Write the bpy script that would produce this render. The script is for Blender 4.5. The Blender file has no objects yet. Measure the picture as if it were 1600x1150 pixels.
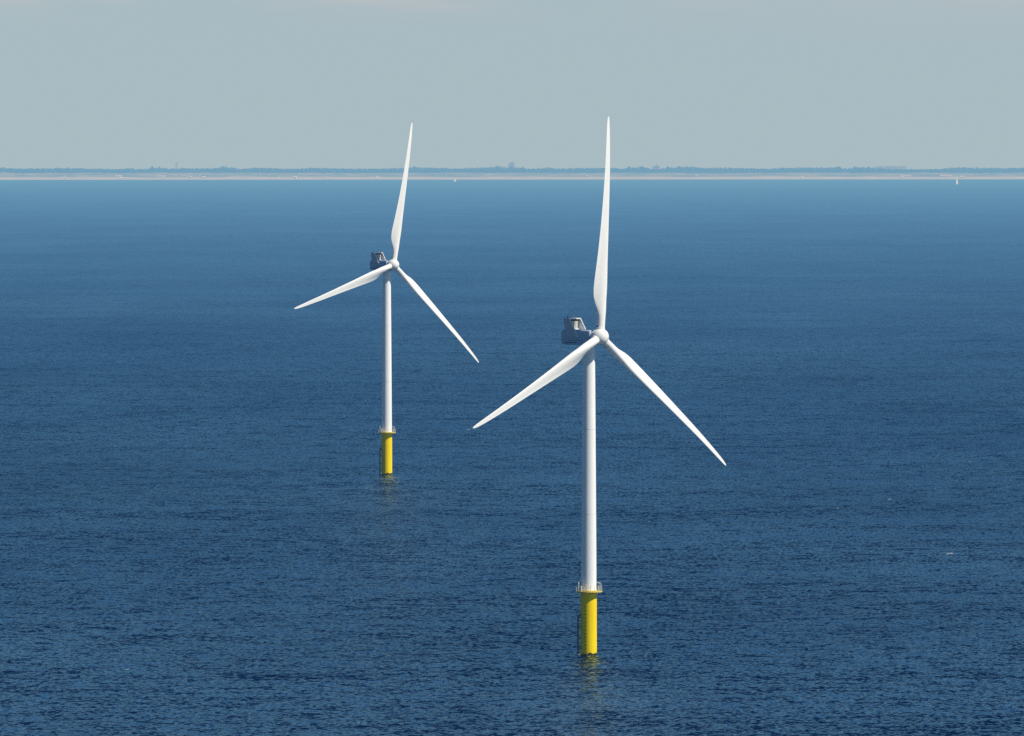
import bpy, bmesh, math, random
from mathutils import Vector, Matrix, noise as mnoise
random.seed(11)
PI = math.pi
sc = bpy.context.scene
C = sc.collection
RE = 6371000.0                       # the earth: the sea falls away with distance
def drop(x, y): return -(x*x + y*y)/(2*RE)

# ------------------------------------------------------------------ camera
F, H = 11473.0, 135.0                # focal length in pixels of a 1600 px wide picture, eye height
PITCH = math.atan((575-193)/F)
cam = bpy.data.cameras.new('camera')
cam.sensor_fit = 'HORIZONTAL'; cam.sensor_width = 36.0
cam.lens = 36.0*F/1600.0
cam.clip_start = 5.0; cam.clip_end = 400000.0
co = bpy.data.objects.new('camera', cam); C.objects.link(co)
co.location = (0, 0, H); co.rotation_euler = (PI/2 - PITCH, 0, 0)
sc.camera = co

# ------------------------------------------------------------------ helpers
def tag(o, label=None, cat=None, group=None, kind=None):
    if label: o['label'] = label
    if cat: o['category'] = cat
    if group: o['group'] = group
    if kind: o['kind'] = kind
    return o
def link(name, bm, mats, parent=None, smooth=None):
    bmesh.ops.recalc_face_normals(bm, faces=bm.faces[:])
    me = bpy.data.meshes.new(name); bm.to_mesh(me); bm.free()
    if not isinstance(mats, (list, tuple)): mats = [mats]
    for m in mats: me.materials.append(m)
    if smooth is not None:
        me.polygons.foreach_set('use_smooth', [True]*len(me.polygons))
        if smooth < 180: me.set_sharp_from_angle(angle=math.radians(smooth))
    o = bpy.data.objects.new(name, me); C.objects.link(o)
    if parent is not None: o.parent = parent
    return o
def empty(name, loc, rz=0.0):
    o = bpy.data.objects.new(name, None); C.objects.link(o)
    o.empty_display_size = 2.0
    o.location = loc; o.rotation_euler = (0, 0, rz)
    return o
def lathe(bm, prof, n=48, cap0=True, cap1=True, mat=0):
    """prof: list of (radius, z) from bottom to top"""
    rings = []
    for r, z in prof:
        if r < 1e-6: rings.append([bm.verts.new((0, 0, z))])
        else: rings.append([bm.verts.new((r*math.cos(2*PI*k/n), r*math.sin(2*PI*k/n), z)) for k in range(n)])
    for a, b in zip(rings, rings[1:]):
        for k in range(n):
            k2 = (k+1) % n
            if len(a) == 1: f = bm.faces.new((a[0], b[k], b[k2]))
            elif len(b) == 1: f = bm.faces.new((a[k], a[k2], b[0]))
            else: f = bm.faces.new((a[k], a[k2], b[k2], b[k]))
            f.material_index = mat
    if cap0 and len(rings[0]) > 1: bm.faces.new(rings[0][::-1]).material_index = mat
    if cap1 and len(rings[-1]) > 1: bm.faces.new(rings[-1]).material_index = mat
def tube(bm, p0, p1, r, n=8, r1=None):
    p0, p1 = Vector(p0), Vector(p1); d = p1-p0
    q = d.to_track_quat('Z', 'Y'); r1 = r if r1 is None else r1
    ra = [bm.verts.new(p0 + q @ Vector((r*math.cos(2*PI*k/n), r*math.sin(2*PI*k/n), 0))) for k in range(n)]
    rb = [bm.verts.new(p1 + q @ Vector((r1*math.cos(2*PI*k/n), r1*math.sin(2*PI*k/n), 0))) for k in range(n)]
    for k in range(n): bm.faces.new((ra[k], ra[(k+1) % n], rb[(k+1) % n], rb[k]))
    bm.faces.new(ra[::-1]); bm.faces.new(rb)
def box(bm, c, s, rz=0.0, bev=0.0):
    r = bmesh.ops.create_cube(bm, size=1.0)
    M = Matrix.Translation(c) @ Matrix.Rotation(rz, 4, 'Z') @ Matrix.Diagonal((s[0], s[1], s[2], 1))
    bmesh.ops.transform(bm, matrix=M, verts=r['verts'])
    if bev:
        es = list({e for v in r['verts'] for e in v.link_edges})
        bmesh.ops.bevel(bm, geom=es, offset=bev, segments=2, affect='EDGES')
def ring_tube(bm, R, z, r, a0=0.0, a1=2*PI, n=64, m=6):
    closed = abs(a1-a0-2*PI) < 1e-6
    rings = []
    for i in range(n if closed else n+1):
        a = a0 + (a1-a0)*i/n
        rings.append([bm.verts.new(((R+r*math.cos(2*PI*k/m))*math.cos(a), (R+r*math.cos(2*PI*k/m))*math.sin(a), z+r*math.sin(2*PI*k/m))) for k in range(m)])
    prs = list(zip(rings, rings[1:])) + ([(rings[-1], rings[0])] if closed else [])
    for A, B in prs:
        for k in range(m): bm.faces.new((A[k], A[(k+1) % m], B[(k+1) % m], B[k]))
def lerp_table(t, x):
    if x <= t[0][0]: return t[0][1]
    for (a, va), (b, vb) in zip(t, t[1:]):
        if x <= b:
            u = (x-a)/(b-a); return va + (vb-va)*u
    return t[-1][1]
def smooth_table(t, x):              # monotone-ish cubic through the table
    n = len(t)
    if x <= t[0][0]: return t[0][1]
    if x >= t[-1][0]: return t[-1][1]
    for i in range(n-1):
        if x <= t[i+1][0]: break
    def slope(j):
        a = max(0, j-1); b = min(n-1, j+1)
        return (t[b][1]-t[a][1])/(t[b][0]-t[a][0])
    h = t[i+1][0]-t[i][0]; u = (x-t[i][0])/h
    m0, m1 = slope(i)*h, slope(i+1)*h
    return ((2*u**3-3*u*u+1)*t[i][1] + (u**3-2*u*u+u)*m0 + (-2*u**3+3*u*u)*t[i+1][1] + (u**3-u*u)*m1)

# ------------------------------------------------------------------ materials
class NT:
    def __init__(self, mat):
        self.t = mat.node_tree; self.n = self.t.nodes; self.l = self.t.links
    def new(self, kind, **kw):
        nd = self.n.new(kind)
        for k, v in kw.items():
            if k.startswith('i_'): nd.inputs[k[2:].replace('_', ' ')].default_value = v
            else: setattr(nd, k, v)
        return nd
    def link(self, a, b): self.l.new(a, b)
def material(name):
    m = bpy.data.materials.new(name); m.use_nodes = True; m.node_tree.nodes.clear()
    t = NT(m); out = t.new('ShaderNodeOutputMaterial')
    return m, t, out
def math_node(t, op, a, b=None, clamp=False):
    nd = t.new('ShaderNodeMath', operation=op, use_clamp=clamp)
    for i, v in enumerate((a, b)):
        if v is None: continue
        if isinstance(v, (int, float)): nd.inputs[i].default_value = v
        else: t.link(v, nd.inputs[i])
    return nd.outputs[0]
def painted(name, col, rough=0.4, var=0.06, scale=0.6, streak=True, spec=0.25, metal=0.0, drough=0.0):
    """paint or metal with faint blotches and rain streaks"""
    m, t, out = material(name)
    b = t.new('ShaderNodeBsdfPrincipled'); b.inputs['Roughness'].default_value = rough
    b.inputs['Metallic'].default_value = metal
    b.inputs['Diffuse Roughness'].default_value = drough
    b.inputs['Specular IOR Level'].default_value = spec
    tc = t.new('ShaderNodeTexCoord')
    mp = t.new('ShaderNodeMapping'); mp.inputs['Scale'].default_value = (scale, scale, scale*(0.12 if streak else 1))
    t.link(tc.outputs['Object'], mp.inputs['Vector'])
    nz = t.new('ShaderNodeTexNoise'); nz.inputs['Scale'].default_value = 1.0; nz.inputs['Detail'].default_value = 5
    nz.inputs['Roughness'].default_value = .65
    t.link(mp.outputs[0], nz.inputs['Vector'])
    rp = t.new('ShaderNodeValToRGB')
    d = [c*(1-var*2.2) for c in col]; l = [min(1, c*(1+var*.5)) for c in col]
    rp.color_ramp.elements[0].position = .28; rp.color_ramp.elements[0].color = (*d, 1)
    rp.color_ramp.elements[1].position = .62; rp.color_ramp.elements[1].color = (*l, 1)
    t.link(nz.outputs['Fac'], rp.inputs[0]); t.link(rp.outputs[0], b.inputs['Base Color'])
    t.link(b.outputs[0], out.inputs[0])
    return m
M = {}
M['white'] = painted('white_paint', (.90, .895, .86), .38, .02, .5, drough=.25)
M['cooler_shaded'] = painted('cooler_shaded_paint', (.47, .53, .59), .42, .03, .6)  # shade of the near cooler panel put into its colour
M['nacelle'] = painted('nacelle_shaded_paint', (.42, .52, .65), .42, .03, .6)  # white body darkened to blue-grey, shade put into the colour
M['tower'] = painted('tower_paint', (.95, .945, .92), .38, .02, .45, drough=.1)
M['steel'] = painted('galvanised_steel', (.55, .56, .55), .45, .10, 2.0, metal=.3)
M['dark'] = painted('dark_metal', (.045, .05, .055), .5, .2, 2.0)
M['yellow_rail'] = painted('deck_yellow', (.80, .62, .10), .5, .10, 1.5)
M['radiator'] = painted('radiator_fins', (.60, .58, .54), .5, .06, 2.0)
M['seam'] = painted('shadow_gap', (.10, .11, .12), .6, .05, 2.0)

# yellow pile: paint, streaks, and dark growth at the waterline
def pile_mat():
    m, t, out = material('yellow_pile_paint')
    b = t.new('ShaderNodeBsdfPrincipled'); b.inputs['Roughness'].default_value = .5; b.inputs['Specular IOR Level'].default_value = .12
    tc = t.new('ShaderNodeTexCoord'); sep = t.new('ShaderNodeSeparateXYZ'); t.link(tc.outputs['Object'], sep.inputs[0])
    mp = t.new('ShaderNodeMapping'); mp.inputs['Scale'].default_value = (1.4, 1.4, .12); t.link(tc.outputs['Object'], mp.inputs[0])
    nz = t.new('ShaderNodeTexNoise'); nz.inputs['Scale'].default_value = 1; nz.inputs['Detail'].default_value = 5; t.link(mp.outputs[0], nz.inputs[0])
    rp = t.new('ShaderNodeValToRGB')
    rp.color_ramp.elements[0].position = .25; rp.color_ramp.elements[0].color = (.88, .60, .004, 1)
    rp.color_ramp.elements[1].position = .6; rp.color_ramp.elements[1].color = (.98, .725, .005, 1)
    t.link(nz.outputs[0], rp.inputs[0])
    n2 = t.new('ShaderNodeTexNoise'); n2.inputs['Scale'].default_value = 1.5; n2.inputs['Detail'].default_value = 4; t.link(tc.outputs['Object'], n2.inputs[0])
    hgt = math_node(t, 'ADD', sep.outputs[2], math_node(t, 'MULTIPLY', n2.outputs[0], -3.2))
    mr = t.new('ShaderNodeMapRange'); mr.inputs['From Min'].default_value = -1.45; mr.inputs['From Max'].default_value = -.95
    mr.inputs['To Min'].default_value = 1; mr.inputs['To Max'].default_value = 0; t.link(hgt, mr.inputs[0])
    mx = t.new('ShaderNodeMix', data_type='RGBA'); t.link(mr.outputs[0], mx.inputs['Factor'])
    t.link(rp.outputs[0], mx.inputs['A']); mx.inputs['B'].default_value = (.035, .035, .02, 1)
    t.link(mx.outputs['Result'], b.inputs['Base Color']); t.link(b.outputs[0], out.inputs[0])
    return m
M['pile'] = pile_mat()

# the sea: facets of many sizes tilt the surface, Fresnel decides between sky and deep water
def sea_mat():
    m, t, out = material('sea_water')
    geo = t.new('ShaderNodeNewGeometry')
    def slopes(scale, stretch, detail, rough, amp, rot, off, dist=0.0):
        mp = t.new('ShaderNodeMapping')
        mp.inputs['Rotation'].default_value = (0, 0, math.radians(rot)); mp.inputs['Scale'].default_value = (scale*stretch, scale, scale)
        mp.inputs['Location'].default_value = (off, off*.7, 0)
        t.link(geo.outputs['Position'], mp.inputs[0])
        nz = t.new('ShaderNodeTexNoise'); nz.inputs['Scale'].default_value = 1; nz.inputs['Detail'].default_value = detail
        nz.inputs['Roughness'].default_value = rough; nz.inputs['Distortion'].default_value = dist
        t.link(mp.outputs[0], nz.inputs[0])
        v = t.new('ShaderNodeVectorMath', operation='SUBTRACT'); t.link(nz.outputs['Color'], v.inputs[0]); v.inputs[1].default_value = (.5, .5, .5)
        s = t.new('ShaderNodeVectorMath', operation='MULTIPLY'); t.link(v.outputs[0], s.inputs[0]); s.inputs[1].default_value = (amp*.8, amp, 0)
        return s.outputs[0]
    def vadd(a, b):
        v = t.new('ShaderNodeVectorMath', operation='ADD'); t.link(a, v.inputs[0]); t.link(b, v.inputs[1]); return v.outputs[0]
    big = slopes(1/22.0, .6, 2, .5, SEA['big'], 12, 13.1)
    mid = slopes(1/5.6, .9, 2, .55, SEA['mid'], -9, 71.3, .3)
    sml = slopes(1/1.7, 1.3, 3, .6, SEA['small'], 4, 5.7, .3)
    swl = slopes(1/75.0, .42, 3, .6, SEA['swell'], 6, 33.9)
    # wind patches make the ripples rougher and smoother
    mp = t.new('ShaderNodeMapping'); mp.inputs['Scale'].default_value = (1/420., 1/900., 1); mp.inputs['Rotation'].default_value = (0, 0, .25); t.link(geo.outputs['Position'], mp.inputs[0])
    nz = t.new('ShaderNodeTexNoise'); nz.inputs['Scale'].default_value = 1; nz.inputs['Detail'].default_value = 4; t.link(mp.outputs[0], nz.inputs[0])
    pr = t.new('ShaderNodeMapRange'); pr.inputs['From Min'].default_value = .3; pr.inputs['From Max'].default_value = .7
    pr.inputs['To Min'].default_value = .82; pr.inputs['To Max'].default_value = 1.18; t.link(nz.outputs[0], pr.inputs[0])
    tot = vadd(vadd(vadd(big, swl), mid), sml)
    sc_ = t.new('ShaderNodeVectorMath', operation='SCALE'); t.link(tot, sc_.inputs[0]); t.link(pr.outputs[0], sc_.inputs['Scale'])
    nrm = t.new('ShaderNodeVectorMath', operation='ADD'); t.link(sc_.outputs[0], nrm.inputs[0]); t.link(geo.outputs['Normal'], nrm.inputs[1])
    nn = t.new('ShaderNodeVectorMath', operation='NORMALIZE'); t.link(nrm.outputs[0], nn.inputs[0])
    N = nn.outputs[0]
    # rough-sea reflectance: falls off smoothly as a facet turns to face the eye
    dt = t.new('ShaderNodeVectorMath', operation='DOT_PRODUCT'); t.link(N, dt.inputs[0]); t.link(geo.outputs['Incoming'], dt.inputs[1])
    fac = math_node(t, 'MULTIPLY', math_node(t, 'POWER', 2.718, math_node(t, 'MULTIPLY', dt.outputs['Value'], -SEA['k'])), SEA['A'])
    mq = t.new('ShaderNodeMapping'); mq.inputs['Scale'].default_value = (1/190., 1/520., 1); mq.inputs['Rotation'].default_value = (0, 0, -.2); t.link(geo.outputs['Position'], mq.inputs[0])
    nq = t.new('ShaderNodeTexNoise'); nq.inputs['Scale'].default_value = 1; nq.inputs['Detail'].default_value = 5; nq.inputs['Roughness'].default_value = .6; t.link(mq.outputs[0], nq.inputs[0])
    pq = t.new('ShaderNodeMapRange'); t.link(nq.outputs[0], pq.inputs[0])
    for k_, v_ in zip(('From Min', 'From Max', 'To Min', 'To Max'), (.3, .7, .80, 1.20)): pq.inputs[k_].default_value = v_
    fac = math_node(t, 'MINIMUM', math_node(t, 'MULTIPLY', fac, pq.outputs[0]), .9)
    # facets that lean away from the eye are hidden behind their own crests: what shows is their front
    neg = math_node(t, 'MULTIPLY', math_node(t, 'MINIMUM', dt.outputs['Value'], 0.0), -2.0)
    fl = t.new('ShaderNodeVectorMath', operation='SCALE'); t.link(geo.outputs['Incoming'], fl.inputs[0]); t.link(neg, fl.inputs['Scale'])
    vis = t.new('ShaderNodeVectorMath', operation='ADD'); t.link(fl.outputs[0], vis.inputs[0]); t.link(N, vis.inputs[1])
    N = vis.outputs[0]
    gl = t.new('ShaderNodeBsdfGlossy'); gl.inputs['Roughness'].default_value = SEA['rough']; gl.inputs['Color'].default_value = (*SEA['tint'], 1); t.link(N, gl.inputs['Normal'])
    df = t.new('ShaderNodeBsdfDiffuse'); df.inputs['Color'].default_value = (*SEA['deep'], 1)
    mx = t.new('ShaderNodeMixShader'); t.link(fac, mx.inputs[0]); t.link(df.outputs[0], mx.inputs[1]); t.link(gl.outputs[0], mx.inputs[2])
    t.link(mx.outputs[0], out.inputs[0])
    return m
SEA = dict(swell=.33, big=.34, mid=1.08, small=2.4, rough=.10, k=3.7, A=.39, tint=(.62, .865, 1.0), deep=(.0006, .0068, .034))
M['sea'] = sea_mat()

def ground_mat(name, c0, c1, scale, stretch=(1, 1, 1), lo=.35, hi=.65, bump=0):
    m, t, out = material(name)
    b = t.new('ShaderNodeBsdfPrincipled'); b.inputs['Roughness'].default_value = .9; b.inputs['Specular IOR Level'].default_value = .1
    tc = t.new('ShaderNodeTexCoord'); mp = t.new('ShaderNodeMapping'); mp.inputs['Scale'].default_value = [scale*s for s in stretch]
    t.link(tc.outputs['Object'], mp.inputs[0])
    nz = t.new('ShaderNodeTexNoise'); nz.inputs['Scale'].default_value = 1; nz.inputs['Detail'].default_value = 5; t.link(mp.outputs[0], nz.inputs[0])
    rp = t.new('ShaderNodeValToRGB'); rp.color_ramp.elements[0].position = lo; rp.color_ramp.elements[1].position = hi
    rp.color_ramp.elements[0].color = (*c0, 1); rp.color_ramp.elements[1].color = (*c1, 1)
    t.link(nz.outputs[0], rp.inputs[0]); t.link(rp.outputs[0], b.inputs['Base Color']); t.link(b.outputs[0], out.inputs[0])
    return m
M['sand'] = ground_mat('beach_sand', (.34, .32, .28), (.45, .42, .36), 1/70., (1, 2, 2))
M['dune'] = ground_mat('marram_grass', (.11, .14, .07), (.24, .24, .16), 1/90., (1, 1, 4))
M['leaf'] = ground_mat('tree_leaves', (.030, .055, .026), (.075, .105, .05), 1/14.)
M['bark'] = ground_mat('tree_bark', (.06, .045, .03), (.12, .09, .06), 1.)
M['brick'] = painted('pale_brick', (.46, .44, .42), .8, .1, .1)
M['pale'] = painted('pale_render', (.80, .80, .78), .7, .05, .1)
M['roof'] = painted('slate_roof', (.12, .13, .15), .7, .1, .1)
M['glass'] = painted('window_glass', (.05, .07, .09), .1, .1, .3)
M['sail'] = painted('sail_cloth', (.90, .90, .88), .7, .02, .3)
M['hull'] = painted('boat_hull', (.75, .76, .78), .35, .03, .4)
M['foam'] = ground_mat('foam', (.55, .58, .6), (.85, .87, .88), 1.2)

# ------------------------------------------------------------------ sea
def ground_at(px, py):               # point of the curved sea seen at a place of the photograph
    y = 2000.0
    for _ in range(200):
        z = drop(0, y) - H
        d = y*math.cos(PITCH) - z*math.sin(PITCH); v = y*math.sin(PITCH) + z*math.cos(PITCH)
        q = 575 - F*v/d
        y *= (q-193)/(py-193)
    return Vector(((px-800)/F*d, y, drop((px-800)/F*d, y)))
def sea_sheet():
    bm = bmesh.new(); N = 360
    radii = [0.0] + [60*1.06**k for k in range(1, 124)]
    radii = [r for r in radii if r < 70000] + [80000]
    prev = None
    for r in radii:
        cur = [bm.verts.new((0, 0, 0))] if r == 0 else [bm.verts.new((r*math.sin(2*PI*k/N), r*math.cos(2*PI*k/N), -r*r/(2*RE))) for k in range(N)]
        if prev:
            for k in range(N):
                k2 = (k+1) % N
                if len(prev) == 1: bm.faces.new((prev[0], cur[k2], cur[k]))
                else: bm.faces.new((prev[k], prev[k2], cur[k2], cur[k]))
        prev = cur
    return tag(link('sea', bm, M['sea'], smooth=180), kind='structure')
sea_sheet()

def foam():
    bm = bmesh.new(); rnd = random.Random(4)
    for px, py, s in [(1484, 866, 1.15), (1390, 781, .75), (731.5, 672, .7), (199, 1047, .5), (527, 333, 1.6), (1309, 795, .4), (1515, 722, .4), (312, 958, .35), (598, 739.6, .7), (905, 1023.5, .5), (560, 1131, .4)]:
        g = ground_at(px, py)
        for k in range(5):
            cx = g.x + (k-2)*.34*s + rnd.uniform(-.1, .1)*s; cy = g.y + rnd.uniform(-1.2, 1.2)*s
            n = 9
            vs = []
            for j in range(n):
                a = 2*PI*j/n; rr = .42*s*rnd.uniform(.25, .6)
                vs.append(bm.verts.new((cx + 1.3*rr*math.cos(a), cy + 2.0*rr*math.sin(a), drop(cx, cy) + .12 + .05*k)))
            top = bm.verts.new((cx, cy, drop(cx, cy) + .12 + .05*k + .12*s))
            for j in range(n): bm.faces.new((vs[j], vs[(j+1) % n], top))
    o = link('sea_foam', bm, M['foam'])
    tag(o, kind='stuff')
foam()

# ------------------------------------------------------------------ coast
def shore(x): return 23300 + .16*x + 18*math.sin(x/310.) + 9*math.sin(x/97.+1)
def fbm(x, y): return mnoise.fractal(Vector((x, y, 3.3)), 1.0, 2.0, 4)
def land_h(x, d):
    base = lerp_table([(-200, -2), (0, 0), (70, 2.0), (95, 3.2), (140, 9.0), (200, 13.5), (300, 18.0), (420, 20.0), (900, 18), (4000, 14), (16000, 14)], d)
    n = fbm(x/160., d/90.)*2.6 + fbm(x/45.+9, d/30.)*1.3
    w = lerp_table([(75, 0), (150, 1), (500, 1.2), (900, .6)], d)
    return base + n*w
def coast_point(x, d, up=0.0):
    y = shore(x) + d
    return Vector((x, y, drop(x, y) + land_h(x, d) + up))
def strip(name, xs, ds, mat):
    bm = bmesh.new()
    g = [[bm.verts.new(coast_point(x, d)) for x in xs] for d in ds]
    for i in range(len(ds)-1):
        for j in range(len(xs)-1): bm.faces.new((g[i][j], g[i][j+1], g[i+1][j+1], g[i+1][j]))
    o = link(name, bm, mat, smooth=180)
    return tag(o, kind='structure')
xs = [-9000, -7000, -5000, -4000, -3200] + [-2600 + 13*k for k in range(401)] + [3200, 4000, 5000, 7000, 9000]
strip('beach', xs, [-40, 0, 15, 30, 50, 70, 85, 100, 118, 132], M['sand'])
strip('dunes', xs, [132, 140, 150, 162, 175, 190, 210, 235, 260, 300, 340, 380, 420, 500, 700, 1000, 1600, 2500, 4000, 7000, 11000, 16000], M['dune'])
# bare sand: blow-outs and paths that cut through the dunes (pixel column where each was read, offset from the water, size)
def sand_patch(px, d, wx, wd, slant=0.0):
    bm = bmesh.new(); x0 = (px-800)/F*(shore(0)+d)
    rnd = random.Random(int(px)); nx, nd = 12, 5
    jit = [rnd.uniform(.5, 1.0) for _ in range(nx+1)]
    g = [[bm.verts.new(coast_point(x0 + wx*(i/nx-.5) + slant*(j/nd-.5), d + wd*(j/nd-.5)*(jit[i] if 0 < i < nx else .2), .55)) for i in range(nx+1)] for j in range(nd+1)]
    for j in range(nd):
        for i in range(nx): bm.faces.new((g[j][i], g[j][i+1], g[j+1][i+1], g[j+1][i]))
    tag(link('sand_path', bm, M['sand'], smooth=180), kind='structure')
for a in [(56, 250, 46, 60), (53, 215, 14, 40), (222, 250, 18, 60), (287, 200, 9, 150, -22), (300, 190, 5, 70), (545, 250, 22, 50), (516, 270, 24, 40), (472, 275, 22, 30),
          (763, 235, 26, 50), (793, 240, 20, 60), (914, 215, 7, 200, -16), (972, 260, 24, 30), (1063, 255, 34, 40), (1086, 215, 6, 150, -20), (1484, 180, 40, 90), (316, 190, 4, 120, 3),
          (108, 170, 14, 40), (190, 180, 24, 50), (255, 175, 30, 50), (275, 195, 26, 40), (360, 190, 30, 40), (1420, 165, 40, 40), (1130, 255, 20, 25)]:
    sand_patch(*a)

# treetops read off the photograph: pixel column -> pixel row of the skyline
SKY = [(-300, 261.5), (0, 260.3), (12, 262), (60, 262.3), (95, 261.3), (125, 262), (140, 263.2), (190, 263.4), (200, 262), (210, 263.2), (232, 263.2), (238, 260.3), (250, 260.6), (262, 262.6), (300, 262), (334, 262.4), (342, 259.8), (362, 260.2), (372, 262.8), (385, 262.3), (402, 261), (425, 261.2), (440, 263), (470, 262.5), (500, 261.6), (535, 262), (550, 263), (600, 262.8), (640, 261.6), (648, 259.8), (656, 261), (692, 261.4), (715, 262.6), (750, 261.4), (760, 261), (777, 258.9), (785, 260.5), (800, 260), (812, 261.4), (817, 260.9), (822, 263), (840, 262), (862, 261.4), (870, 263), (900, 262), (940, 262), (960, 261.6), (974, 263), (983, 259.9), (990, 261.6), (996, 261.2), (1002, 259.7), (1010, 260.5), (1016, 263.4), (1034, 263), (1044, 260.6), (1052, 261.2), (1062, 259.6), (1085, 260.0), (1100, 262), (1120, 261), (1160, 261.4), (1200, 263), (1222, 261.4), (1230, 261), (1260, 261.2), (1300, 260.6), (1316, 261.3), (1326, 263), (1334, 261.5), (1339, 260.2), (1360, 260.5), (1370, 262), (1424, 264.2), (1470, 263.6), (1482, 261.2), (1500, 260.8), (1545, 261.3), (1560, 262), (1600, 261), (1900, 261)]
def foliage(bm, cx, cy, zb, w, h, n, rnd, leaf, lo=.18):
    """leaf clumps scattered through an egg-shaped crown"""
    for _ in range(n):
        a = rnd.uniform(0, 2*PI); t = rnd.random(); rr = math.sqrt(rnd.random())
        prof = math.sin(PI*min(1, max(0, .12 + .86*t)))**.7
        z = zb + h*(lo + (1-lo)*t)
        p = Vector((cx + .5*w*prof*rr*math.cos(a), cy + .5*w*prof*rr*math.sin(a), z))
        q = Vector((rnd.gauss(0, 1), rnd.gauss(0, 1), rnd.gauss(0, 1))).normalized()
        u = q.orthogonal().normalized(); v = q.cross(u)
        s = leaf*rnd.uniform(.6, 1.3)
        vs = [bm.verts.new(p + u*s*math.cos(k*PI/2+.3) + v*s*.8*math.sin(k*PI/2+.3)) for k in range(4)]
        bm.faces.new(vs)
def woods():
    bm = bmesh.new(); rnd = random.Random(7)
    for row, (d0, shift) in enumerate([(430, 2.6), (520, 1.2), (640, .5), (800, 0), (1000, .2)]):
        x = -2500.0
        while x < 2500:
            d = d0 + rnd.uniform(-40, 40); xx = x + rnd.uniform(-3, 3)
            y = shore(xx) + d; px = 800 + F*xx/y
            py = lerp_table(SKY, px) + shift + .9*mnoise.noise(Vector((xx/55., row*7.7, 0))) + rnd.uniform(-.15, .5)
            ztop = H - y*(py-193)/F
            zb = drop(xx, y) + land_h(xx, d) - 1
            h = ztop - zb
            if h > 3:
                foliage(bm, xx, y, zb, rnd.choice((9, 12, 16, 24)), h*rnd.uniform(.8, 1), 26, rnd, 2.3, .05)
            x += rnd.uniform(5.5, 9.5)
    o = link('coastal_woods', bm, M['leaf'])
    tag(o, kind='stuff')
woods()

# ------------------------------------------------------------------ trees and buildings one can tell apart on the skyline
def lone_tree(px, py, w, d, label):
    x = (px-800)/F*(shore(0)+d); y = shore(x) + d; zb = drop(x, y) + land_h(x, d) - .5
    h = H - y*(py-193)/F - zb
    t = empty('tree', (x, y, zb)); tag(t, label, 'tree', 'single trees standing above the coastal woods')
    rnd = random.Random(int(px*7))
    b = bmesh.new(); tube(b, (0, 0, 0), (0, 0, h*.6), .5, 8, .22)
    for k in range(4):
        a = rnd.uniform(0, 6.28); tube(b, (0, 0, h*(.3+.07*k)), (w*.3*math.cos(a), w*.3*math.sin(a), h*(.5+.08*k)), .2, 5, .08)
    link('trunk', b, M['bark'], t)
    b = bmesh.new(); foliage(b, 0, 0, 0, w, h, 110, rnd, 1.7, .22); link('crown', b, M['leaf'], t)
for px, py, w, lab in [(648, 259.6, 16, 'rounded tree above the woods just right of the distant turbine blade'),
                       (777, 258.8, 13, 'tall tree left of the tower block with a white mast'),
                       (817, 260.6, 12, 'bushy tree right of the tower block with a white mast'),
                       (983, 259.8, 12, 'dark tree between the near turbine blade and the church'),
                       (1002, 259.6, 24, 'broad dome shaped tree just left of the church'),
                       (1044, 260.2, 13, 'pointed tree just right of the church'),
                       (1062, 259.6, 16, 'taller second tree right of the church'),
                       (1314, 260.2, 14, 'last tree of the row left of the gap in the woods'),
                       (1339, 259.8, 10, 'first tree of the clump left of the long hall'),
                       (1361, 260.0, 10, 'last tree of the clump left of the long hall'),
                       (242, 259.8, 20, 'broad hazy tree left of the grey tower on the skyline'),
                       (352, 259.6, 34, 'widest hazy tree crown right of the white mast')]:
    lone_tree(px, py, w, 600, lab)

def at_coast(px, d):
    x = (px-800)/F*(shore(0)+d); y = shore(x) + d
    return x, y, drop(x, y) + land_h(x, d)
def z_of(y, py, zb): return H - y*(py-193)/F - zb
def windows(parent, xs_, zs, yf, w, h):
    for z in zs:
        for x in xs_:
            b = bmesh.new(); box(b, (x, yf, z), (w, .3, h)); link('window', b, M['glass'], parent)
# tower block with a white mast
x, y, zb = at_coast(799.5, 1500); t = empty('tower_block', (x, y, zb)); tag(t, 'pale grey apartment tower block behind the woods, tallest on the skyline', 'building')
hh = z_of(y, 254.2, zb)
b = bmesh.new(); box(b, (2, 0, hh/2), (15, 14, hh)); w_ = link('wall', b, M['brick'], t)
b = bmesh.new(); box(b, (-9, 0, hh*.42), (6.6, 12, hh*.84)); link('side_wing', b, M['brick'], t)
b = bmesh.new(); box(b, (2, 0, hh+.5), (15.6, 14.6, 1.0)); link('roof', b, M['roof'], t)
windows(t, [-2.5, 0.5, 3.5, 6.5], [hh-4-4*k for k in range(4)], -7.05, 1.8, 2.0)
b = bmesh.new(); z0 = hh*.84; z1 = z_of(y, 247.5, zb); tube(b, (-7.5, 0, z0), (-7.5, 0, z1), 1.1, 10, .35); link('mast', b, M['pale'], t)
# white mast and grey tower at the left
x, y, zb = at_coast(291.3, 1300); t = empty('lattice_mast', (x, y, zb)); tag(t, 'slender white mast standing above the woods at the left', 'mast')
z1 = z_of(y, 251, zb); b = bmesh.new(); tube(b, (0, 0, 0), (0, 0, z1), 1.5, 10, .5); link('pole', b, M['pale'], t)
b = bmesh.new(); lathe(b, [(1.0, z1*.8), (1.9, z1*.82), (1.9, z1*.86), (1.0, z1*.88)], 12); link('antenna_ring', b, M['pale'], t)
x, y, zb = at_coast(279.5, 1700); t = empty('tower', (x, y, zb)); tag(t, 'hazy grey tower left of the slender white mast', 'tower')
z1 = z_of(y, 255.2, zb); b = bmesh.new(); box(b, (0, 0, z1/2), (6.5, 6.5, z1)); link('wall', b, M['brick'], t)
b = bmesh.new(); lathe(b, [(4.6, z1), (0, z1+4)], 4); link('roof', b, M['roof'], t)
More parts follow.
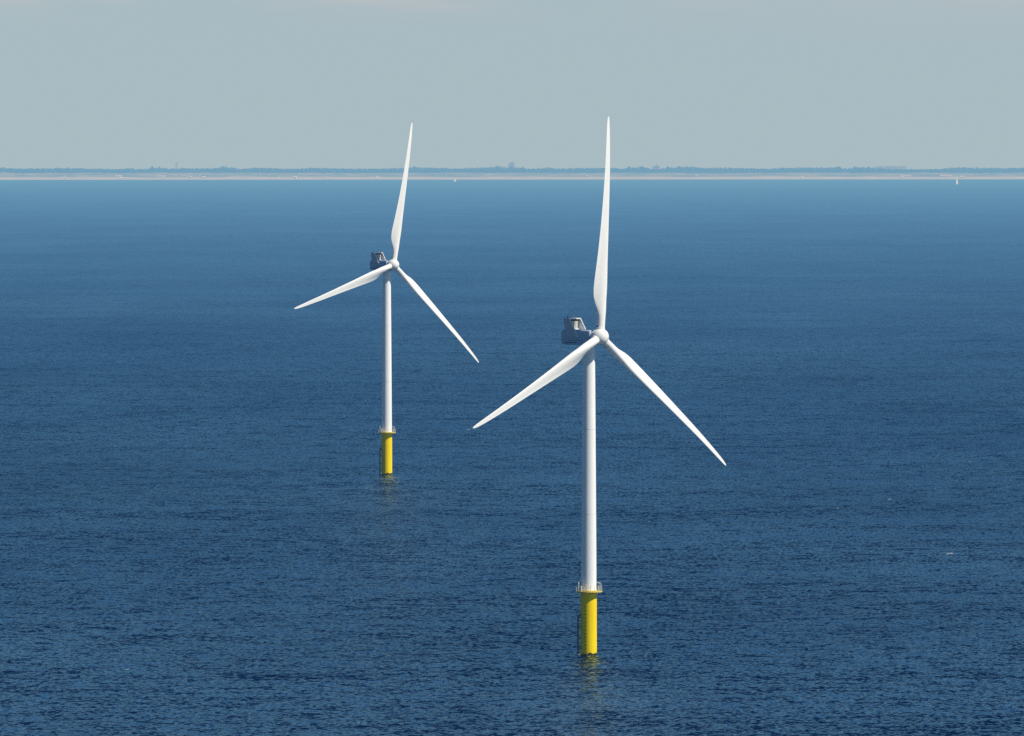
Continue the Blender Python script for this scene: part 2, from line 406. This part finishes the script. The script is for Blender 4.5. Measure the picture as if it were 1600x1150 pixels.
# church
x, y, zb = at_coast(1026.5, 900); t = empty('church', (x, y, zb)); tag(t, 'church with a thin dark spire among the trees on the coast', 'church')
zn = z_of(y, 261.8, zb); b = bmesh.new(); box(b, (1.5, 0, zn/2), (20, 10, zn)); link('nave', b, M['brick'], t)
zr = z_of(y, 259.3, zb); b = bmesh.new()
vs = [b.verts.new(p) for p in [(-8.8, -5.4, zn), (11.8, -5.4, zn), (11.8, 5.4, zn), (-8.8, 5.4, zn), (-7.5, 0, zr), (11.0, 0, zr)]]
for f_ in [(0, 1, 5, 4), (2, 3, 4, 5), (0, 4, 3), (1, 2, 5), (3, 2, 1, 0)]: b.faces.new([vs[i] for i in f_])
link('roof', b, M['roof'], t)
b = bmesh.new(); zt = z_of(y, 259.5, zb); box(b, (-11.3, 0, zt/2), (4.6, 4.6, zt)); link('bell_tower', b, M['brick'], t)
b = bmesh.new(); lathe(b, [(3.0, zt), (1.3, zt+1.6), (0, z_of(y, 254.6, zb))], 8); link('spire', b, M['roof'], t)
# long hall
x, y, zb = at_coast(1396, 1400); t = empty('hall', (x, y, zb)); tag(t, 'long low hall with a flat roof on the skyline at the right', 'building')
hh = z_of(y, 259.6, zb); L = 51*y/F
b = bmesh.new(); box(b, (0, 0, hh/2), (L*.96, 30, hh)); link('wall', b, M['brick'], t)
b = bmesh.new(); box(b, (L*.02, 0, hh+.6), (L*.86, 28, 1.2)); link('roof', b, M['brick'], t)
windows(t, [-36, -12, 12, 36], [hh-4], -15.05, 9, .8)
x, y, zb = at_coast(1384, 1150); t = empty('silo', (x, y, zb)); tag(t, 'narrow white silo standing before the long hall', 'silo')
hh = z_of(y, 260.3, zb); b = bmesh.new(); lathe(b, [(2.2, 0), (2.2, hh-1)], 20); link('wall', b, M['pale'], t)
b = bmesh.new(); lathe(b, [(2.35, hh-1), (0, hh+.4)], 20); link('roof', b, M['pale'], t)
# beach huts: small white pavilions on the sand
def hut():
    t = empty('beach_pavilion', (0, 0, 0))
    b = bmesh.new(); box(b, (0, 0, 1.7), (8, 5, 3.4)); link('wall', b, M['pale'], t)
    b = bmesh.new()
    vs = [b.verts.new(p) for p in [(-4.4, -2.9, 3.4), (4.4, -2.9, 3.4), (4.4, 2.9, 3.4), (-4.4, 2.9, 3.4), (-4.4, 0, 5.0), (4.4, 0, 5.0)]]
    for f_ in [(0, 1, 5, 4), (2, 3, 4, 5), (0, 4, 3), (1, 2, 5), (3, 2, 1, 0)]: b.faces.new([vs[i] for i in f_])
    link('roof', b, M['pale'], t)
    b = bmesh.new(); box(b, (0, -2.6, 1.3), (4, .2, 2.0)); link('window', b, M['glass'], t)
    return t
def copy_tree(o, parent=None):
    c = o.copy(); C.objects.link(c); c.parent = parent
    for ch in list(o.children): copy_tree(ch, c)
    return c
hut0 = hut()
huts = [(108, 100), (194, 92), (259, 104), (301.5, 112), (322, 108), (437, 96), (463, 104), (513, 100), (590, 96), (1256, 100), (1290, 96), (1345, 104), (1362, 98), (1414, 108), (1509, 112)]
for i, (px, d) in enumerate(huts):
    o = hut0 if i == 0 else copy_tree(hut0)
    x, y, zb = at_coast(px, d); o.location = (x, y, zb - .2); o.rotation_euler = (0, 0, random.uniform(-.4, .4)); s = random.uniform(.7, 1.25); o.scale = (s, s, s)
    tag(o, 'small white beach pavilion on the sand at the foot of the dunes', 'hut', 'white pavilions along the far beach')

# ------------------------------------------------------------------ sailing boats
def sailboat(px, py, hm, lh, label, heel, jib, rz):
    g = ground_at(px, py); t = empty('sailing_boat', (g.x, g.y, g.z), rz); tag(t, label, 'sailing boat')
    t.rotation_euler = (0, math.radians(heel), rz)
    b = bmesh.new(); secs = []
    n = 12
    for i in range(n+1):
        u = i/n; xx = lh*(u-.5); wd = lh*.14*math.sin(PI*(.12+.88*u)*.98)**.6 if u < .99 else .03
        fb = 1.0 + .35*u
        secs.append([b.verts.new((xx, s*wd*k1, z)) for s, k1, z in [(-1, 1, fb), (-1, .85, .3), (-1, .3, -.4), (1, .3, -.4), (1, .85, .3), (1, 1, fb)]])
    for A, B in zip(secs, secs[1:]):
        for k in range(6): b.faces.new((A[k], A[(k+1) % 6], B[(k+1) % 6], B[k]))
    b.faces.new(secs[0]); b.faces.new(secs[-1][::-1])
    link('hull', b, M['hull'], t, smooth=40)
    b = bmesh.new(); box(b, (-lh*.02, 0, 1.45), (lh*.34, lh*.14, .6), bev=.12); link('cabin', b, M['hull'], t)
    b = bmesh.new(); tube(b, (lh*.05, 0, 1.0), (lh*.05, 0, hm), .11, 8, .06); link('mast', b, M['steel'], t)
    b = bmesh.new(); tube(b, (lh*.05, 0, 2.0), (-lh*.40, .6, 2.1), .09, 8); link('boom', b, M['steel'], t)
    def sail(p0, p1, p2, belly):
        b = bmesh.new(); m = 10; rows = []
        for i in range(m+1):
            v = i/m; row = []
            for j in range(m+1):
                u = j/m
                a = Vector(p0).lerp(Vector(p2), v); c = Vector(p1).lerp(Vector(p2), v)
                p = a.lerp(c, u); p.y += belly*math.sin(PI*u)*(1-v)*1.0
                p.x -= (lh*.07*math.sin(PI*v))*u
                row.append(b.verts.new(p))
            rows.append(row)
        for i in range(m):
            for j in range(m): b.faces.new((rows[i][j], rows[i][j+1], rows[i+1][j+1], rows[i+1][j]))
        bmesh.ops.remove_doubles(b, verts=b.verts[:], dist=.002)
        return b
    link('mainsail', sail((lh*.05, 0, 2.2), (-lh*.40, .6, 2.3), (lh*.05, 0, hm-.3), .7), M['sail'], t, smooth=180)
    if jib: link('jib', sail((lh*.36, 0, 1.6), (lh*.07, .5, 1.9), (lh*.06, 0, hm*.88), .5), M['sail'], t, smooth=180)
sailboat(1495.2, 288.2, 20.5, 10.0, 'tall white sailing yacht off the beach at the far right', 3, True, math.radians(218))
sailboat(711.0, 284.3, 10.0, 9.5, 'small white sailing boat close to the beach left of centre', 4, True, math.radians(216))

# ------------------------------------------------------------------ wind turbine
HUB_H, OVER, TILT, ROT_R = 81.1, 3.78, math.radians(4.99), 56.58
def blade_bm():
    chord = [(1.4, 2.1), (4, 2.12), (5.5, 2.3), (8, 3.05), (10.5, 3.72), (12.5, 3.9), (15, 3.75), (20, 3.25), (28, 2.6), (36, 2.08), (43, 1.68), (50, 1.25), (53.5, .98), (55.5, .68), (56.3, .40), (56.58, .10)]
    twist = [(1.4, 20), (8, 19), (12, 16.5), (20, 11), (28, 7.5), (43, 3.5), (56.6, 1)]
    thick = [(1.4, 1.0), (4, 1.0), (6, .84), (8, .60), (10.5, .43), (14, .34), (20, .27), (30, .21), (56.6, .16)]
    flap = [(0, 0), (14, .62), (28, 1.25), (42, 1.62), (50, 1.56), (56.58, 1.37)]
    rs = [1.4, 2.5, 4, 4.8, 5.6, 6.5, 7.4, 8.3, 9.2, 10, 11, 12, 13, 14, 15.5, 17, 19, 21, 23, 25.5, 28, 31, 34, 37, 40, 43, 46, 48.5, 50.5, 52, 53.5, 54.6, 55.4, 55.9, 56.25, 56.45, 56.58]
    n = 40; bm = bmesh.new(); rings = []
    for r in rs:
        c = smooth_table(chord, r); be = math.radians(smooth_table(twist, r)); th = smooth_table(thick, r)
        w = min(1, max(0, (r-4)/6.5)); w = w*w*(3-2*w)      # circle -> airfoil
        ax = .5 + (.30-.5)*w
        fl = smooth_table(flap, r)
        ring = []
        for k in range(n):
            a = 2*PI*k/n
            xc = .5*(1-math.cos(a))                          # 0 leading edge .. 1 trailing edge
            up = 1 if a < PI else -1
            yt = 5*th*(.2969*math.sqrt(xc) - .126*xc - .3516*xc**2 + .2843*xc**3 - .1015*xc**4)
            camb = .035*4*xc*(1-xc)
            ya = camb*1.0 + up*yt
            if up < 0 and xc > .5: ya += .25*yt*(xc-.5)*2      # hollow behind on the pressure side
            yc = .5*th*math.sin(a)
            yy = yc + (ya-yc)*w
            X = (ax - xc)*c; Y = yy*c
            # leading edge turned into the wind (towards -Y)
            ring.append(bm.verts.new((X*math.cos(be) + Y*math.sin(be), -X*math.sin(be) + Y*math.cos(be) - fl, r)))
        rings.append(ring)
    for A, B in zip(rings, rings[1:]):
        for k in range(n): bm.faces.new((A[k], A[(k+1) % n], B[(k+1) % n], B[k]))
    bm.faces.new(rings[0][::-1]); bm.faces.new(rings[-1])
    return bm
def rrect(hw, zl, zh, rad, n=7):
    hh = (zh-zl)/2; zc = (zh+zl)/2; rad = min(rad, hw*.999, hh*.999); pts = []
    for cx, cz, a0 in [(hw-rad, hh-rad, 0), (-hw+rad, hh-rad, 90), (-hw+rad, -hh+rad, 180), (hw-rad, -hh+rad, 270)]:
        for k in range(n+1):
            a = math.radians(a0 + 90*k/n); pts.append((cx + rad*math.cos(a), zc + cz + rad*math.sin(a)))
    return pts
def nacelle_bm():
    bm = bmesh.new(); rings = []
    #       y     hw    zl    zh   rad
    for y, hw, zl, zh, rad in [(1.75, 1.55, -1.60, 1.5, 1.4), (1.95, 1.6, -1.66, 1.55, 1.3), (1.97, 1.86, -1.94, 1.62, .5), (2.15, 1.95, -2.04, 1.69, .36), (4.2, 2.0, -2.1, 1.70, .34), (6.5, 2.0, -2.12, 1.70, .36), (9.0, 2.0, -2.12, 1.70, .36), (10.4, 2.0, -2.1, 1.70, .38), (10.9, 1.98, -2.04, 1.66, .44), (11.3, 1.90, -1.92, 1.50, .5), (11.6, 1.74, -1.72, 1.25, .55), (11.78, 1.5, -1.45, .95, .6), (11.85, 1.2, -1.15, .65, .6)]:
        rings.append([bm.verts.new((p[0], y, p[1])) for p in rrect(hw, zl, zh, rad)])
    n = len(rings[0])
    for A, B in zip(rings, rings[1:]):
        for k in range(n): bm.faces.new((A[k], A[(k+1) % n], B[(k+1) % n], B[k]))
    bm.faces.new(rings[0]); bm.faces.new(rings[-1][::-1])
    return bm
def prism_yz(bm, poly, x0, x1):
    a = [bm.verts.new((x0, y, z)) for y, z in poly]; b = [bm.verts.new((x1, y, z)) for y, z in poly]
    n = len(poly)
    for k in range(n): bm.faces.new((a[k], a[(k+1) % n], b[(k+1) % n], b[k]))
    bm.faces.new(a[::-1]); bm.faces.new(b)

def make_turbine(base, yaw, az, label):
    T = empty('wind_turbine', base, yaw); tag(T, label, 'wind turbine', 'offshore wind turbines')
    back = -yaw                                   # foundation parts do not turn with the nacelle
    def base_part(name, bm, mat, parent=T, smooth=None):
        o = link(name, bm, mat, parent, smooth)
        if parent is T: o.rotation_euler = (0, 0, back)
        return o
    # foundation ------------------------------------------------------
    b = bmesh.new(); lathe(b, [(2.04, -6), (2.04, 0), (2.04, 15.6), (2.04, 15.98)], 72)
    pile = base_part('monopile', b, M['pile'], smooth=40)
    for z in [1.6 + .98*k for k in range(12)]:
        b = bmesh.new()
        for k in range(-2, 2):               # a short bar bent around the pile
            a0, a1 = [math.radians(-90-24 + 3.6*(k+q)) for q in (0, 1)]
            vs = [b.verts.new((r*math.cos(a), r*math.sin(a), z+h)) for r in (2.03, 2.07) for a in (a0, a1) for h in (-.07, .07)]
            for f_ in [(0, 1, 3, 2), (4, 6, 7, 5), (0, 4, 5, 1), (2, 3, 7, 6), (0, 2, 6, 4), (1, 5, 7, 3)]: b.faces.new([vs[i] for i in f_])
        bmesh.ops.remove_doubles(b, verts=b.verts[:], dist=.001)
        base_part('draught_mark', b, M['dark'], pile)
    b = bmesh.new()
    p1, p2 = (-2.86, -.95), (-2.62, .55)
    for p in (p1, p2):
        tube(b, (*p, -3), (*p, 9.6), .11, 10); tube(b, (*p, 9.6), (p[0]+.55, p[1]*.6, 10.3), .11, 8)
        for z in (1.4, 4.2, 7.0, 9.4):
            tube(b, (*p, z), (p[0]*.66, p[1]*.66, z+.25), .09, 8)
    base_part('boat_landing', b, M['dark'], pile)
    b = bmesh.new()
    for s in (-.22, .22):
        tube(b, (-2.55, -.2+s, -1), (-2.55, -.2+s, 16.0), .035, 6)
    for k in range(42): tube(b, (-2.55, -.42, .2+.38*k), (-2.55, .02, .2+.38*k), .025, 5)
    base_part('ladder', b, M['yellow_rail'], pile)
    # platform ---------------------------------------------------------
    b = bmesh.new(); lathe(b, [(2.06, 15.98), (3.25, 15.98), (3.42, 16.05), (3.42, 16.32), (3.30, 16.32), (3.30, 16.27), (2.2, 16.27)], 72, cap0=False, cap1=False)
    for k in range(16):
        a = 2*PI*k/16 + .1
        box(b, (2.5*math.cos(a), 2.5*math.sin(a), 15.88), (.85, .12, .2), rz=a)
    plat = base_part('platform', b, M['yellow_rail'], smooth=35)
    b = bmesh.new()
    for z, r in ((16.75, .022), (17.1, .022), (17.48, .032)): ring_tube(b, 3.33, z, r, n=64, m=6)
    base_part('railing', b, M['steel'], plat)
    for k in range(20):
        a = 2*PI*(k+.35)/20
        b = bmesh.new(); tube(b, (3.33*math.cos(a), 3.33*math.sin(a), 15.9), (3.33*math.cos(a), 3.33*math.sin(a), 17.5), .045, 8)
        base_part('post', b, M['steel'], plat)
    b = bmesh.new(); a = math.radians(-12)
    cx, cy = 3.15*math.cos(a), 3.15*math.sin(a)
    tube(b, (cx, cy, 16.27), (cx, cy, 17.9), .11, 10); tube(b, (cx, cy, 17.85), (cx-.12, cy, 18.3), .10, 10)
    tube(b, (cx-.10, cy, 18.28), (cx-.95, cy-.3, 18.55), .08, 8); tube(b, (cx+.02, cy, 17.3), (cx-.55, cy-.15, 18.4), .04, 6)
    tube(b, (cx-.92, cy-.29, 18.5), (cx-.92, cy-.29, 17.9), .03, 6)
    base_part('davit_crane', b, M['steel'], plat)
    b = bmesh.new(); box(b, (-1.85, -2.45, 16.97), (.42, .35, 1.4), bev=.04); base_part('cabinet', b, M['white'], plat)
    b = bmesh.new(); tube(b, (-2.6, -1.75, 16.27), (-2.6, -1.75, 18.4), .07, 8); box(b, (-2.6, -1.75, 18.35), (.3, .24, .42), bev=.03); base_part('lamp_post', b, M['white'], plat)
    b = bmesh.new(); tube(b, (2.55, -2.0, 16.27), (2.55, -2.0, 17.9), .08, 8); box(b, (2.55, -2.0, 17.0), (.28, .22, .7), bev=.03); base_part('lamp_post', b, M['white'], plat)
    b = bmesh.new(); box(b, (-3.15, -.35, 16.8), (.3, .9, 1.0), bev=.05); base_part('equipment_box', b, M['steel'], plat)
    # tower ------------------------------------------------------------
    b = bmesh.new()
    prof = [(1.98, 16.25), (1.98, 16.5)]
    for z in range(18, 79, 3):
        u = (z-16)/63.; prof.append((1.96 - .42*max(0, u)**1.25, float(z)))
    prof.append((1.545, 79.05)); lathe(b, prof, 72)
    tw = link('tower', b, M['tower'], T, smooth=40); tw.rotation_euler = (0, 0, back)
    for z in (36.0, 57.5):
        b = bmesh.new(); u = (z-16)/63.; ring_tube(b, 1.96 - .42*u**1.25 - .005, z, .03, n=72, m=6)
        link('flange', b, M['steel'], tw, smooth=60)
    b = bmesh.new(); lathe(b, [(2.0, 16.28), (2.12, 16.28), (2.12, 16.46), (2.0, 16.46)], 72, cap0=False, cap1=False); link('base_flange', b, M['yellow_rail'], tw, smooth=40)
    b = bmesh.new(); a = math.radians(200); box(b, (1.99*math.cos(a), 1.99*math.sin(a), 17.6), (.16, .85, 2.1), rz=a, bev=.05); link('door', b, M['steel'], tw)
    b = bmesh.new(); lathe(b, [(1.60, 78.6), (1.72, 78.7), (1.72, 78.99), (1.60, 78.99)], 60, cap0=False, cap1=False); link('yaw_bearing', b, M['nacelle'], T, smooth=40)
    # nacelle, in coordinates around the hub centre --------------------
    hubc = Vector((0, -OVER, HUB_H))
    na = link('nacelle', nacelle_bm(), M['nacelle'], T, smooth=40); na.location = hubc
    b = bmesh.new()
    for x in (-2.012, 2.012):
        prism_yz(b, [(4.0, -1.02), (9.7, -1.02), (9.7, -.93), (4.0, -.93)], x-.02, x+.02)
        prism_yz(b, [(6.2, -1.62), (10.2, -1.62), (10.2, -1.42), (6.2, -1.42)], x-.015, x+.015)
    link('vent', b, M['seam'], na)
    b = bmesh.new(); box(b, (0, 4.0, 1.74), (1.5, 1.3, .10), bev=.03); link('hatch', b, M['white'], na)
    poly = [(5.55, -.30), (9.1, -.30), (9.35, .4), (9.75, 1.6), (10.2, 3.0), (10.42, 4.62), (8.62, 4.62)]
    b = bmesh.new(); prism_yz(b, poly, -2.24, -2.06)
    cool = link('cooler_frame', b, M['cooler_shaded'], na)
    b = bmesh.new(); prism_yz(b, poly, 2.06, 2.24); link('side_panel', b, M['white'], cool)  # lit counterpart of the near panel, kept white
    for x0, x1 in ((-2.255, -2.05), (2.05, 2.255)):        # white rims stand in for sunlight on the slanting front edges
        b = bmesh.new(); prism_yz(b, [(5.43, -.31), (5.56, -.31), (8.63, 4.625), (8.50, 4.625)], x0, x1); link('lit_edge', b, M['white'], cool)
    b = bmesh.new(); prism_yz(b, [(8.50, 4.36), (10.36, 4.36), (10.39, 4.628), (8.49, 4.628)], -2.045, 2.045); link('top_plate', b, M['white'], cool)
    b = bmesh.new(); prism_yz(b, [(8.86, 3.86), (9.25, 3.86), (9.25, 4.355), (8.80, 4.355)], -2.05, 2.05); link('lintel_shade', b, M['dark'], cool)  # dark colour stands in for the shade below the top plate
    b = bmesh.new(); box(b, (-.14, 9.0, 2.86), (3.72, .22, 1.98)); rad = link('radiator', b, M['radiator'], cool)
    b = bmesh.new()
    for k in range(6): box(b, (-1.75+.62*k, 8.87, 2.86), (.06, .05, 1.96))
    link('fins', b, M['seam'], rad)
    b = bmesh.new(); box(b, (1.89, 9.03, 2.86), (.3, .2, 1.98)); link('backing', b, M['dark'], cool)
    b = bmesh.new(); box(b, (0, 8.8, 1.80), (3.9, .5, .20), bev=.04); link('sill', b, M['white'], cool)
    b = bmesh.new(); tube(b, (-.15, 8.9, 4.6), (-.15, 8.9, 5.35), .10, 8)
    box(b, (-.15, 8.9, 5.30), (.5, .4, .34), bev=.06); link('wind_sensor', b, M['white'], cool)
    b = bmesh.new(); tube(b, (-1.75, 9.4, 4.6), (-1.75, 9.4, 5.3), .05, 8); lathe_b = box(b, (-1.75, 9.4, 5.0), (.22, .22, .3), bev=.04); link('warning_light', b, M['dark'], cool)
    # rotor: matrix whose axes are tangent, down-wind, span --------------
    ah = Vector((0, -1, 0)); z = Vector((0, 0, 1)); u = Vector((1, 0, 0))
    a = ah*math.cos(TILT) + z*math.sin(TILT); v = z*math.cos(TILT) - ah*math.sin(TILT)
    def rotor_matrix(t):
        er = v*math.cos(t) + u*math.sin(t); et = u*math.cos(t) - v*math.sin(t); ny = -a
        m = Matrix(((et.x, ny.x, er.x), (et.y, ny.y, er.y), (et.z, ny.z, er.z))).to_4x4()
        m.translation = hubc; return m
    b = bmesh.new(); lathe(b, [(1.60, -1.72), (1.84, -1.66), (1.98, -1.2), (2.11, -.55), (2.15, 0), (2.10, .5), (1.94, 1.0), (1.64, 1.5), (1.2, 1.88), (.65, 2.1), (0, 2.18)], 64)
    for f_ in b.faces: pass
    bmesh.ops.rotate(b, verts=b.verts[:], cent=(0, 0, 0), matrix=Matrix.Rotation(PI/2, 3, 'X'))   # +Z -> -Y (up-wind)
    hub = link('hub', b, M['white'], T, smooth=40); hub.matrix_local = rotor_matrix(az)
    for k in range(3):
        bl = link('blade', blade_bm(), M['white'], T, smooth=50) if k == 0 else None
        if bl is None:
            bl = bpy.data.objects.new('blade', blade0.data); C.objects.link(bl); bl.parent = T
        else: blade0 = bl
        bl.matrix_local = rotor_matrix(az + 2*PI*k/3)
        b = bmesh.new(); lathe(b, [(1.06, 1.9), (1.16, 1.92), (1.16, 2.42), (1.06, 2.44)], 48, cap0=False, cap1=False)
        lathe(b, [(1.05, 2.45), (1.07, 2.46), (1.07, 2.80), (1.05, 2.81)], 48, cap0=False, cap1=False, mat=1)
        link('root_collar', b, [M['white'], M['seam']], bl, smooth=40)
    return T
near = ground_at(920, 1023); far = ground_at(604.5, 741)
make_turbine(near, math.radians(48.62), math.radians(7.55), 'nearer and larger white three-bladed wind turbine on a yellow foundation, right of centre')
make_turbine(far, math.radians(43.90), math.radians(13.52), 'farther and smaller white three-bladed wind turbine on a yellow foundation, left of centre')

# ------------------------------------------------------------------ haze: thin blue-ish air that thickens the view with distance
def haze(name, sig, L, c, size):
    m, t, out = material(name + '_air'); d = sig[2]
    ab = t.new('ShaderNodeVolumeAbsorption'); ab.inputs['Density'].default_value = d
    ab.inputs['Color'].default_value = (1-sig[0]/d, 1-sig[1]/d, 0, 1)
    em = t.new('ShaderNodeEmission'); em.inputs['Color'].default_value = (L[0]*sig[0]/d, L[1]*sig[1]/d, L[2], 1); em.inputs['Strength'].default_value = d
    ad = t.new('ShaderNodeAddShader'); t.link(ab.outputs[0], ad.inputs[0]); t.link(em.outputs[0], ad.inputs[1])
    t.link(ad.outputs[0], out.inputs['Volume'])
    bm = bmesh.new(); box(bm, c, size)
    tag(link(name, bm, m), kind='structure')
# clear air out at sea, and a bank of haze that lies along the coast
haze('clear_air', (.004e-3, .010e-3, .020e-3), (.25, .42, .52), (0, 0, -100), (250000, 250000, 1900))
haze('coastal_haze', (.0210e-3, .044e-3, .086e-3), (.426, .522, .547), (0, 3600+60000, -110), (220000, 120000, 1780))

# ------------------------------------------------------------------ light
SUN_EL, SUN_AZ = math.radians(51), math.radians(114)      # azimuth clockwise from +Y
w = bpy.data.worlds.new('World'); sc.world = w; w.use_nodes = True
t = NT(w); t.n.clear()
wo = t.new('ShaderNodeOutputWorld'); bg = t.new('ShaderNodeBackground'); bg.inputs['Strength'].default_value = .05
sk = t.new('ShaderNodeTexSky', sky_type='NISHITA', sun_disc=False)
sk.sun_elevation = SUN_EL; sk.sun_rotation = SUN_AZ; sk.altitude = 100; sk.air_density = .8; sk.dust_density = .1; sk.ozone_density = 2.0
STR = .05
tc = t.new('ShaderNodeTexCoord'); sep = t.new('ShaderNodeSeparateXYZ'); t.link(tc.outputs['Generated'], sep.inputs[0])
def mixc(fac, a, b, mode='MIX'):
    nd = t.new('ShaderNodeMix', data_type='RGBA', blend_type=mode, clamp_factor=True)
    for key, v in (('Factor', fac), ('A', a), ('B', b)):
        if isinstance(v, (int, float)): nd.inputs[key].default_value = v
        elif isinstance(v, tuple): nd.inputs[key].default_value = (*v, 1)
        else: t.link(v, nd.inputs[key])
    return nd.outputs['Result']
def ramp(v, a, b, o0=0.0, o1=1.0):
    nd = t.new('ShaderNodeMapRange', interpolation_type='SMOOTHSTEP'); t.link(v, nd.inputs[0])
    for k, x in zip(('From Min', 'From Max', 'To Min', 'To Max'), (a, b, o0, o1)): nd.inputs[k].default_value = x
    return nd.outputs[0]
blue = mixc(1.0, sk.outputs[0], (.50, .90, 1.12), 'MULTIPLY')                 # deep clear blue overhead
low = mixc(ramp(sep.outputs[2], .012, .045, 1, 0), blue, (.41/STR, .50/STR, .53/STR))   # whitish air just above the horizon
mp = t.new('ShaderNodeMapping'); mp.inputs['Scale'].default_value = (38, 38, 260); t.link(tc.outputs['Generated'], mp.inputs[0])
nz = t.new('ShaderNodeTexNoise'); nz.inputs['Scale'].default_value = 1.0; nz.inputs['Detail'].default_value = 6; t.link(mp.outputs[0], nz.inputs[0])
cl = math_node(t, 'MULTIPLY', ramp(nz.outputs[0], .42, .72), ramp(sep.outputs[2], .0135, .0175))
mp2 = t.new('ShaderNodeMapping'); mp2.inputs['Scale'].default_value = (9, 9, 60); t.link(tc.outputs['Generated'], mp2.inputs[0])
nz2 = t.new('ShaderNodeTexNoise'); nz2.inputs['Scale'].default_value = 1.0; nz2.inputs['Detail'].default_value = 3; t.link(mp2.outputs[0], nz2.inputs[0])
veil = mixc(ramp(nz2.outputs[0], .35, .7, 0, .22), low, (.55/STR, .58/STR, .57/STR))        # thin uneven veil
veil = mixc(ramp(sep.outputs[2], .03, .12, 0, 1), veil, low)
sky = mixc(math_node(t, 'MULTIPLY', cl, ramp(sep.outputs[2], .04, .12, .75, 0)), veil, (.64/STR, .67/STR, .67/STR))   # pale edge of a cloud bank
t.link(sky, bg.inputs['Color']); bg.inputs['Strength'].default_value = STR; t.link(bg.outputs[0], wo.inputs['Surface'])
sd = bpy.data.lights.new('sun', 'SUN'); sd.energy = 5.0; sd.angle = math.radians(.53); sd.color = (1.0, .94, .84)
so = bpy.data.objects.new('sun', sd); C.objects.link(so)
dirv = Vector((math.sin(SUN_AZ)*math.cos(SUN_EL), math.cos(SUN_AZ)*math.cos(SUN_EL), math.sin(SUN_EL)))
so.rotation_euler = dirv.to_track_quat('Z', 'Y').to_euler(); so.location = dirv*3000

# ------------------------------------------------------------------ render
sc.render.engine = 'CYCLES'
sc.view_settings.view_transform = 'Standard'; sc.view_settings.look = 'None'; sc.view_settings.exposure = 0; sc.view_settings.gamma = 1
cy = sc.cycles
cy.use_denoising = False
cy.max_bounces = 6; cy.diffuse_bounces = 3; cy.glossy_bounces = 3; cy.volume_bounces = 0
